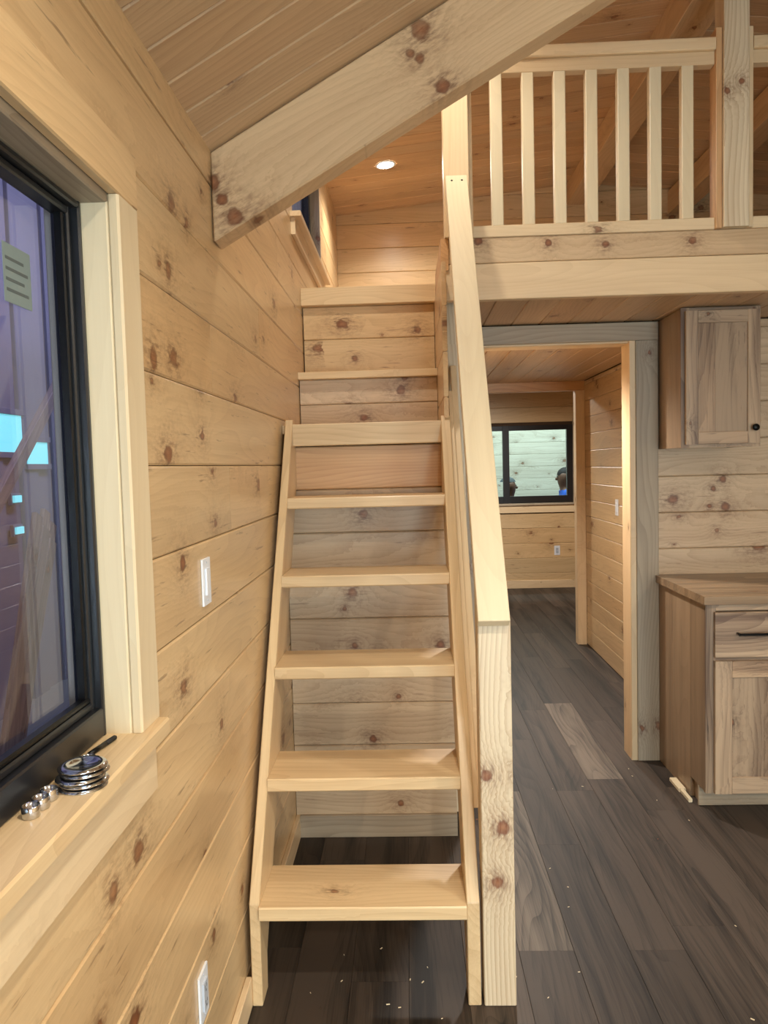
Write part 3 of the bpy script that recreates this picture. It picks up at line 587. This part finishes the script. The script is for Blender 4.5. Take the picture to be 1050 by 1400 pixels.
# ------------------------------------------------------------------ plates on walls
def plate(name, label, c, nrm, kind, cat):
    """wall plate with screws; kind 'switch' rocker or 'outlet' receptacle"""
    n = Vector(nrm); side = Vector((0, 0, 1)).cross(n)
    t = empty(name, c, label, cat); c = Vector(c)
    def slab(nm, w_, h, d0, d1, mat, par, oy=0, oz=0, ch=0.0015):
        m = c + side * oy + Vector((0, 0, oz)) + n * ((d0 + d1) / 2)
        return bar(nm, m - Vector((0, 0, h / 2)), m + Vector((0, 0, h / 2)), w_, d1 - d0, n, mat, par, ch)
    slab('cover_plate', 0.072, 0.117, 0.0004, 0.006, 'white', t, ch=0.003)
    r = slab('rocker' if kind == 'switch' else 'receptacle', 0.034, 0.067, 0.006, 0.0105, 'white' if kind == 'switch' else 'whited', t)
    if kind == 'outlet':
        for oz in (0.018, -0.018):
            for oy in (-0.006, 0.006): slab('slot', 0.002, 0.008, 0.0105, 0.0107, 'dark', r, oy, oz + 0.003, 0.0001)
            slab('ground_hole', 0.005, 0.005, 0.0105, 0.0107, 'dark', r, 0, oz - 0.007, 0.0001)
    else: slab('dimmer_groove', 0.002, 0.05, 0.0105, 0.0107, 'whited', r, 0.011, 0, 0.0001)
    for oz in (0.048, -0.048): lathe('screw', [(0.0001, 0), (0.003, 0), (0.0026, 0.001), (0.0001, 0.0012)], c + Vector((0, 0, oz)) + n * 0.006, 'whited', t, n, 10)
    return t
plate('light_switch', 'white rocker switch on the left wall between window and ladder', (XL, 1.898, 1.32), (1, 0, 0), 'switch', 'switch')
plate('wall_outlet', 'white double outlet low on the left wall near the baseboard', (XL, 1.725, 0.355), (1, 0, 0), 'outlet', 'outlet')
plate('light_switch', 'small white switch on the right hall wall', (1.53, 5.62, 1.25), (-1, 0, 0), 'switch', 'switch')
plate('wall_outlet', 'white outlet on the far bedroom wall below the window', (1.868, YFAR, 0.475), (0, -1, 0), 'outlet', 'outlet')

# ------------------------------------------------------------------ ceiling lights
def downlight(loc, nrm, label, power, color=(1.0, 0.945, 0.83), spot=True, rad=0.055, ang=150):
    n = Vector(nrm).normalized()
    t = empty('ceiling_downlight', loc, label, 'ceiling light', 'recessed downlights')
    loc = Vector(loc)
    lathe('trim_ring', [(rad, 0.0), (rad, 0.004), (rad + 0.012, 0.005), (rad + 0.016, 0.0005), (rad + 0.016, 0.0)], loc, 'white', t, n, 28)
    lathe('lens', [(0.0001, 0.0025), (rad, 0.0025), (rad, 0.0005), (0.0001, 0.0005)], loc, 'lamp', t, n, 28)
    d = bpy.data.lights.new('downlight_beam', 'SPOT'); d.energy = power; d.color = color; d.spot_size = math.radians(ang); d.spot_blend = 0.6; d.shadow_soft_size = rad
    o = bpy.data.objects.new('downlight_beam', d); col.objects.link(o)
    put(o, Matrix.Translation(loc + n * 0.03) @ Vector((0, 0, -1)).rotation_difference(n).to_matrix().to_4x4(), t)
def roof_z(x, dorm=False): 
    a = abs(x - XL) if x < XRIDGE else abs(XR - x)
    return (ZD0 + DP * a) if dorm else (ZE + PITCH * a)
downlight((-0.099, 5.3, roof_z(-0.099, True) - 0.0005), (DP, 0, -1), 'glowing round downlight in the dormer ceiling above the stairs', 40)
downlight((-0.12, 2.85, roof_z(-0.12, True) - 0.0005), (DP, 0, -1), 'round downlight in the dormer ceiling over the ladder', 26)
for x, y, p, lab in ((0.45, -1.5, 60, 'round downlight in the left roof slope by the entrance'), (2.55, -1.5, 150, 'round downlight in the right roof slope by the entrance'),
                     (0.35, 0.55, 48, 'round downlight in the left roof slope over the window'), (2.5, 0.55, 60, 'round downlight in the right roof slope over the kitchen')):
    s = 1 if x < XRIDGE else -1
    downlight((x, y, roof_z(x) - 0.0006), (PITCH * s * 0.35, 0, -1), lab, p)
downlight((0.9, 7.9, 2.5995), (0, 0, -1), 'round downlight in the bedroom ceiling', 110, color=(1.0, 0.95, 0.88), ang=172)
downlight((0.55, 4.44, 2.2795), (0, 0, -1), 'round downlight in the hall ceiling behind the opening', 72, color=(1.0, 0.95, 0.88), ang=150)

# ------------------------------------------------------------------ things on the sill, floor scraps
SZ = 1.1203
for k in range(5):
    z = SZ + 0.0076 * k; dxx = [0.0, 0.002, -0.002, 0.003, 0.001][k]
    o = lathe('trim_ring_disc', [(0.0001, 0.002), (0.022, 0.002), (0.024, 0.0052), (0.033, 0.0046), (0.0365, 0.0018), (0.037, 0.0002), (0.034, 0.0), (0.0001, 0.0008)], (-0.512 + dxx, 1.130 + dxx, z), 'chrome', None, (0, 0, 1), 36)
    tag(o, ['shiny chrome disc at the bottom of the stack on the window sill', 'chrome disc second from the bottom of the sill stack', 'chrome disc in the middle of the sill stack', 'chrome disc second from the top of the sill stack', 'chrome disc on top of the stack on the window sill'][k], 'disc', 'chrome discs stacked on the sill')
for (x, y), lab in zip(((-0.541, 1.026), (-0.5405, 1.054), (-0.5415, 1.082), (-0.5355, 1.205)), ('nearest of three small chrome cups on the sill', 'middle one of three small chrome cups on the sill', 'chrome cup on the sill next to the disc stack', 'single chrome cup on the sill behind the disc stack')):
    o = lathe('chrome_cup', [(0.0001, 0.0), (0.0115, 0.0), (0.0125, 0.0015), (0.0125, 0.0165), (0.0118, 0.0172), (0.011, 0.0165), (0.011, 0.003), (0.0001, 0.003)], (x, y, SZ), 'chrome', None, (0, 0, 1), 28)
    tag(o, lab, 'cup', 'small chrome cups on the sill')
pen = empty('marker_pen', (-0.548, 1.29, SZ), 'slim dark marker pen lying on the sill against the frame', 'pen')
pa, pb = Vector((-0.551, 1.245, SZ + 0.0046)), Vector((-0.538, 1.328, SZ + 0.0046)); pd = (pb - pa).normalized()
lathe('barrel', [(0.0001, 0), (0.0044, 0.001), (0.0044, 0.052), (0.0001, 0.052)], pa, 'blackmetal', pen, pd, 14)
lathe('cap', [(0.0001, 0), (0.0045, 0.0), (0.0045, 0.03), (0.003, 0.033), (0.0001, 0.033)], pa + pd * 0.052, 'dark', pen, pd, 14)
tag(bx('wood_shim', 1.262, 1.297, 3.60, 3.73, 0.0005, 0.019, 'y', 'rail', None), 'small pale wood offcut against the base cabinet', 'offcut', 'offcuts by the cabinet')
tag(bx('wood_shim', 1.268, 1.286, 3.49, 3.597, 0.0005, 0.019, 'y', 'rail', None), 'narrow pale wood offcut in front of the wider one', 'offcut', 'offcuts by the cabinet')
chips = []
for k in range(34):
    if k < 13: x, y = random.uniform(-0.42, 0.14), random.uniform(1.95, 2.5)
    else: x, y = random.uniform(0.3, 1.25), random.uniform(2.0, 3.9)
    s = random.uniform(0.0022, 0.0055)
    a = random.uniform(0, math.pi); c = Vector((x, y, 0.0012)); d = Vector((math.cos(a), math.sin(a), 0)) * s
    o = bar('wood_chip', c - d, c + d, s * 0.8, 0.002, (0, 0, 1), 'rail', None, 0.0006)
    tag(o, 'tiny pale wood chip scattered on the dark floor', 'wood chip', 'wood chips on the floor')

# ------------------------------------------------------------------ outside: workshop, neighbouring cabin, people
g = boxes('ground', [(-14, 14, -8, 22, -0.48, -0.40)], 'concrete'); tag(g, 'grey concrete workshop floor outside the cabin', 'ground', kind='structure')
wsx = -3.4
sw_ = boxes('wall_workshop', [(wsx - 0.1, wsx - 0.03, 1.0, 14.0, -0.4, 5.0)], 'shed'); tag(sw_, 'dim purple grey workshop wall outside the left window', 'wall', kind='structure')
for k in range(34): bx('wall_panel', wsx - 0.03, wsx - 0.03 + (0.02 if k % 2 else 0.05), 1.2 + 0.3 * k, 1.2 + 0.3 * k + 0.285, -0.4, 5.0, 'z', 'shed', sw_, 0.006)
for (y0_, y1_, z0_, z1_), lab in (((6.20, 6.60, 1.80, 2.12), 'bright aqua workshop window behind the leaning brace'), ((6.68, 7.06, 1.70, 1.9), 'small bright aqua workshop window beside the brace')):
    ww = empty('workshop_window', (wsx, (y0_ + y1_) / 2, z0_), lab, 'window', 'workshop windows')
    bx('lit_pane', wsx + 0.02, wsx + 0.03, y0_, y1_, z0_, z1_, 'y', 'skylit', ww, 0.001)
    bx('frame', wsx + 0.02, wsx + 0.045, y0_ - 0.04, y1_ + 0.04, z0_ - 0.05, z0_, 'y', 'shed', ww); bx('frame', wsx + 0.02, wsx + 0.045, y0_ - 0.04, y1_ + 0.04, z1_, z1_ + 0.05, 'y', 'shed', ww)
for (y_, z_), lab in (((6.40, 1.40), 'upper small aqua light in the workshop'), ((6.41, 1.13), 'lower small aqua light in the workshop')):
    wl_ = empty('workshop_light', (wsx + 0.05, y_, z_), lab, 'light', 'workshop lights')
    bx('housing', wsx + 0.02, wsx + 0.05, y_ - 0.08, y_ + 0.08, z_ - 0.05, z_ + 0.05, 'y', 'shed', wl_); bx('lens', wsx + 0.05, wsx + 0.07, y_ - 0.06, y_ + 0.06, z_ - 0.03, z_ + 0.03, 'y', 'skylit', wl_)
for (y, lab) in ((3.2, 'upright workshop stud nearest the left window'), (5.50, 'upright workshop stud beside the aqua windows outside'), (7.4, 'farthest upright workshop stud outside the left window')):
    tag(bx('workshop_stud', -2.55, -2.41, y, y + 0.09, -0.4, 4.6, 'z', 'shedstud', None), lab, 'stud', 'workshop studs')
tag(bar('workshop_brace', (-2.75, 4.35, 0.84), (-2.75, 7.0, 3.20), 0.10, 0.05, (1, 0, 0), 'shedstud', None), 'diagonal timber brace crossing the workshop window', 'brace')
for k, lab in enumerate(('lumber board leaning nearest the left window outside', 'second lumber board leaning outside the left window', 'third lumber board leaning outside the left window', 'fourth lumber board leaning outside the left window', 'farthest lumber board leaning outside the left window')):
    y = 3.62 + 0.16 * k
    tag(bar('lumber_board', (-2.14 - 0.06 * k, y, -0.395), (-2.30 - 0.06 * k, y + 1.02 + 0.05 * (k % 3), 1.35 - 0.10 * (k % 3)), 0.09, 0.03, (1, 0, 0.1), 'lumber', None), lab, 'board', 'lumber leaning outside the window')

nc = tag(boxes('wall_neighbour', [(-3, 6.5, 13.2 + PT, 13.3, -0.4, 4.2)], 'gap'), 'pale pine plank wall of the cabin seen through the far window', 'wall', kind='structure')
for a, b in rows(0.5, 0.205, -0.3, 4.0): bx('plank', -3, 6.5, 13.2, 13.2 + PT, a + 0.001, b - 0.001, 'x', 'outpine', nc, CH)

def person(loc, hgt, face, shirt, label, hat):
    """standing figure grown from one skeleton, facing +x (face=1) or -x (face=-1)"""
    s = hgt / 1.75
    t = empty('person', loc, label, 'person')
    V = [(0, 0, .95), (0, 0, 1.15), (0, 0, 1.36), (0.005, 0, 1.47), (0.03, 0, 1.545), (0.03, 0, 1.635), (0.01, 0, 1.715),
         (0, .19, 1.40), (-.02, .25, 1.13), (.10, .23, .92), (.15, .22, .84), (0, -.19, 1.40), (-.02, -.25, 1.13), (.10, -.23, .92), (.15, -.22, .84),
         (0, .09, .90), (.02, .10, .50), (-.01, .10, .10), (.12, .11, .045), (0, -.09, .90), (.02, -.10, .50), (-.01, -.10, .10), (.12, -.11, .045)]
    E_ = [(0, 1), (1, 2), (2, 3), (3, 4), (4, 5), (5, 6), (2, 7), (7, 8), (8, 9), (9, 10), (2, 11), (11, 12), (12, 13), (13, 14), (0, 15), (15, 16), (16, 17), (17, 18), (0, 19), (19, 20), (20, 21), (21, 22)]
    R = [(.13, .17), (.135, .17), (.15, .19), (.075, .075), (.105, .092), (.128, .108), (.09, .08), (.06, .06), (.045, .045), (.035, .035), (.022, .04), (.06, .06), (.045, .045), (.035, .035), (.022, .04),
         (.09, .09), (.06, .06), (.045, .045), (.04, .035), (.09, .09), (.06, .06), (.045, .045), (.04, .035)]
    me = bpy.data.meshes.new('body'); me.from_pydata([Vector(v) * s for v in V], E_, []); 
    o = mobj('body', me, Matrix.Translation(loc) @ Matrix.Rotation(0 if face > 0 else math.pi, 4, 'Z'), t)
    for nm in ('skin', shirt, 'trouser'): me.materials.append(M[nm])
    md = o.modifiers.new('skin', 'SKIN'); sb = o.modifiers.new('sub', 'SUBSURF'); sb.levels = sb.render_levels = 2
    for sv, rr in zip(me.skin_vertices[0].data, R): sv.radius = (rr[0] * s, rr[1] * s)
    me.skin_vertices[0].data[0].use_root = True
    dg = bpy.context.evaluated_depsgraph_get(); nm2 = bpy.data.meshes.new_from_object(o.evaluated_get(dg))
    o.modifiers.clear(); o.data = nm2
    if len(nm2.materials) < 3:
        nm2.materials.clear()
        for nm in ('skin', shirt, 'trouser'): nm2.materials.append(M[nm])
    for f in nm2.polygons:
        z = f.center.z / s; f.use_smooth = True
        f.material_index = 0 if z > 1.46 or (z < 0.96 and abs(f.center.y) / s > .185) else (1 if z > 0.93 else 2)
    F = Matrix.Translation(loc) @ Matrix.Rotation(0 if face > 0 else math.pi, 4, 'Z')
    def blob(nm, c, sc_, mat, cut=None):
        bm = bmesh.new(); bmesh.ops.create_uvsphere(bm, u_segments=16, v_segments=10, radius=1.0)
        if cut is not None: bmesh.ops.delete(bm, geom=[v for v in bm.verts if v.co.z < cut], context='VERTS')
        for f in bm.faces: f.smooth = True
        m2 = bpy.data.meshes.new(nm); bm.to_mesh(m2); bm.free(); m2.materials.append(M[mat])
        return mobj(nm, m2, F @ Matrix.Translation(Vector(c) * s) @ Matrix.Diagonal((sc_[0] * s, sc_[1] * s, sc_[2] * s, 1)), t)
    blob('nose', (.128, 0, 1.605), (.022, .014, .02), 'skin'); blob('ear', (.01, .092, 1.61), (.02, .008, .03), 'skin'); blob('ear', (.01, -.092, 1.61), (.02, .008, .03), 'skin')
    blob('hair' if not hat else 'cap', (.005, 0, 1.655), (.122, .1, .108), 'cap' if hat else 'hair', -0.15 if not hat else 0.02)
    for sy in (.032, -.032):
        bmx = lathe('glasses_lens', [(.016 * s, 0), (.019 * s, .002), (.016 * s, .004)], F @ (Vector((.118, sy, 1.632)) * s), 'blackmetal', t, F.to_3x3() @ Vector((1, 0, 0)), 14)
    return t
person((1.458, 11.2, -0.40), 1.78, 1, 'greyshirt', 'person in a grey cap and grey shirt outside the far window, facing right', True)
person((2.315, 11.2, -0.40), 1.90, -1, 'blue', 'person in a blue shirt outside the far window, facing left', False)
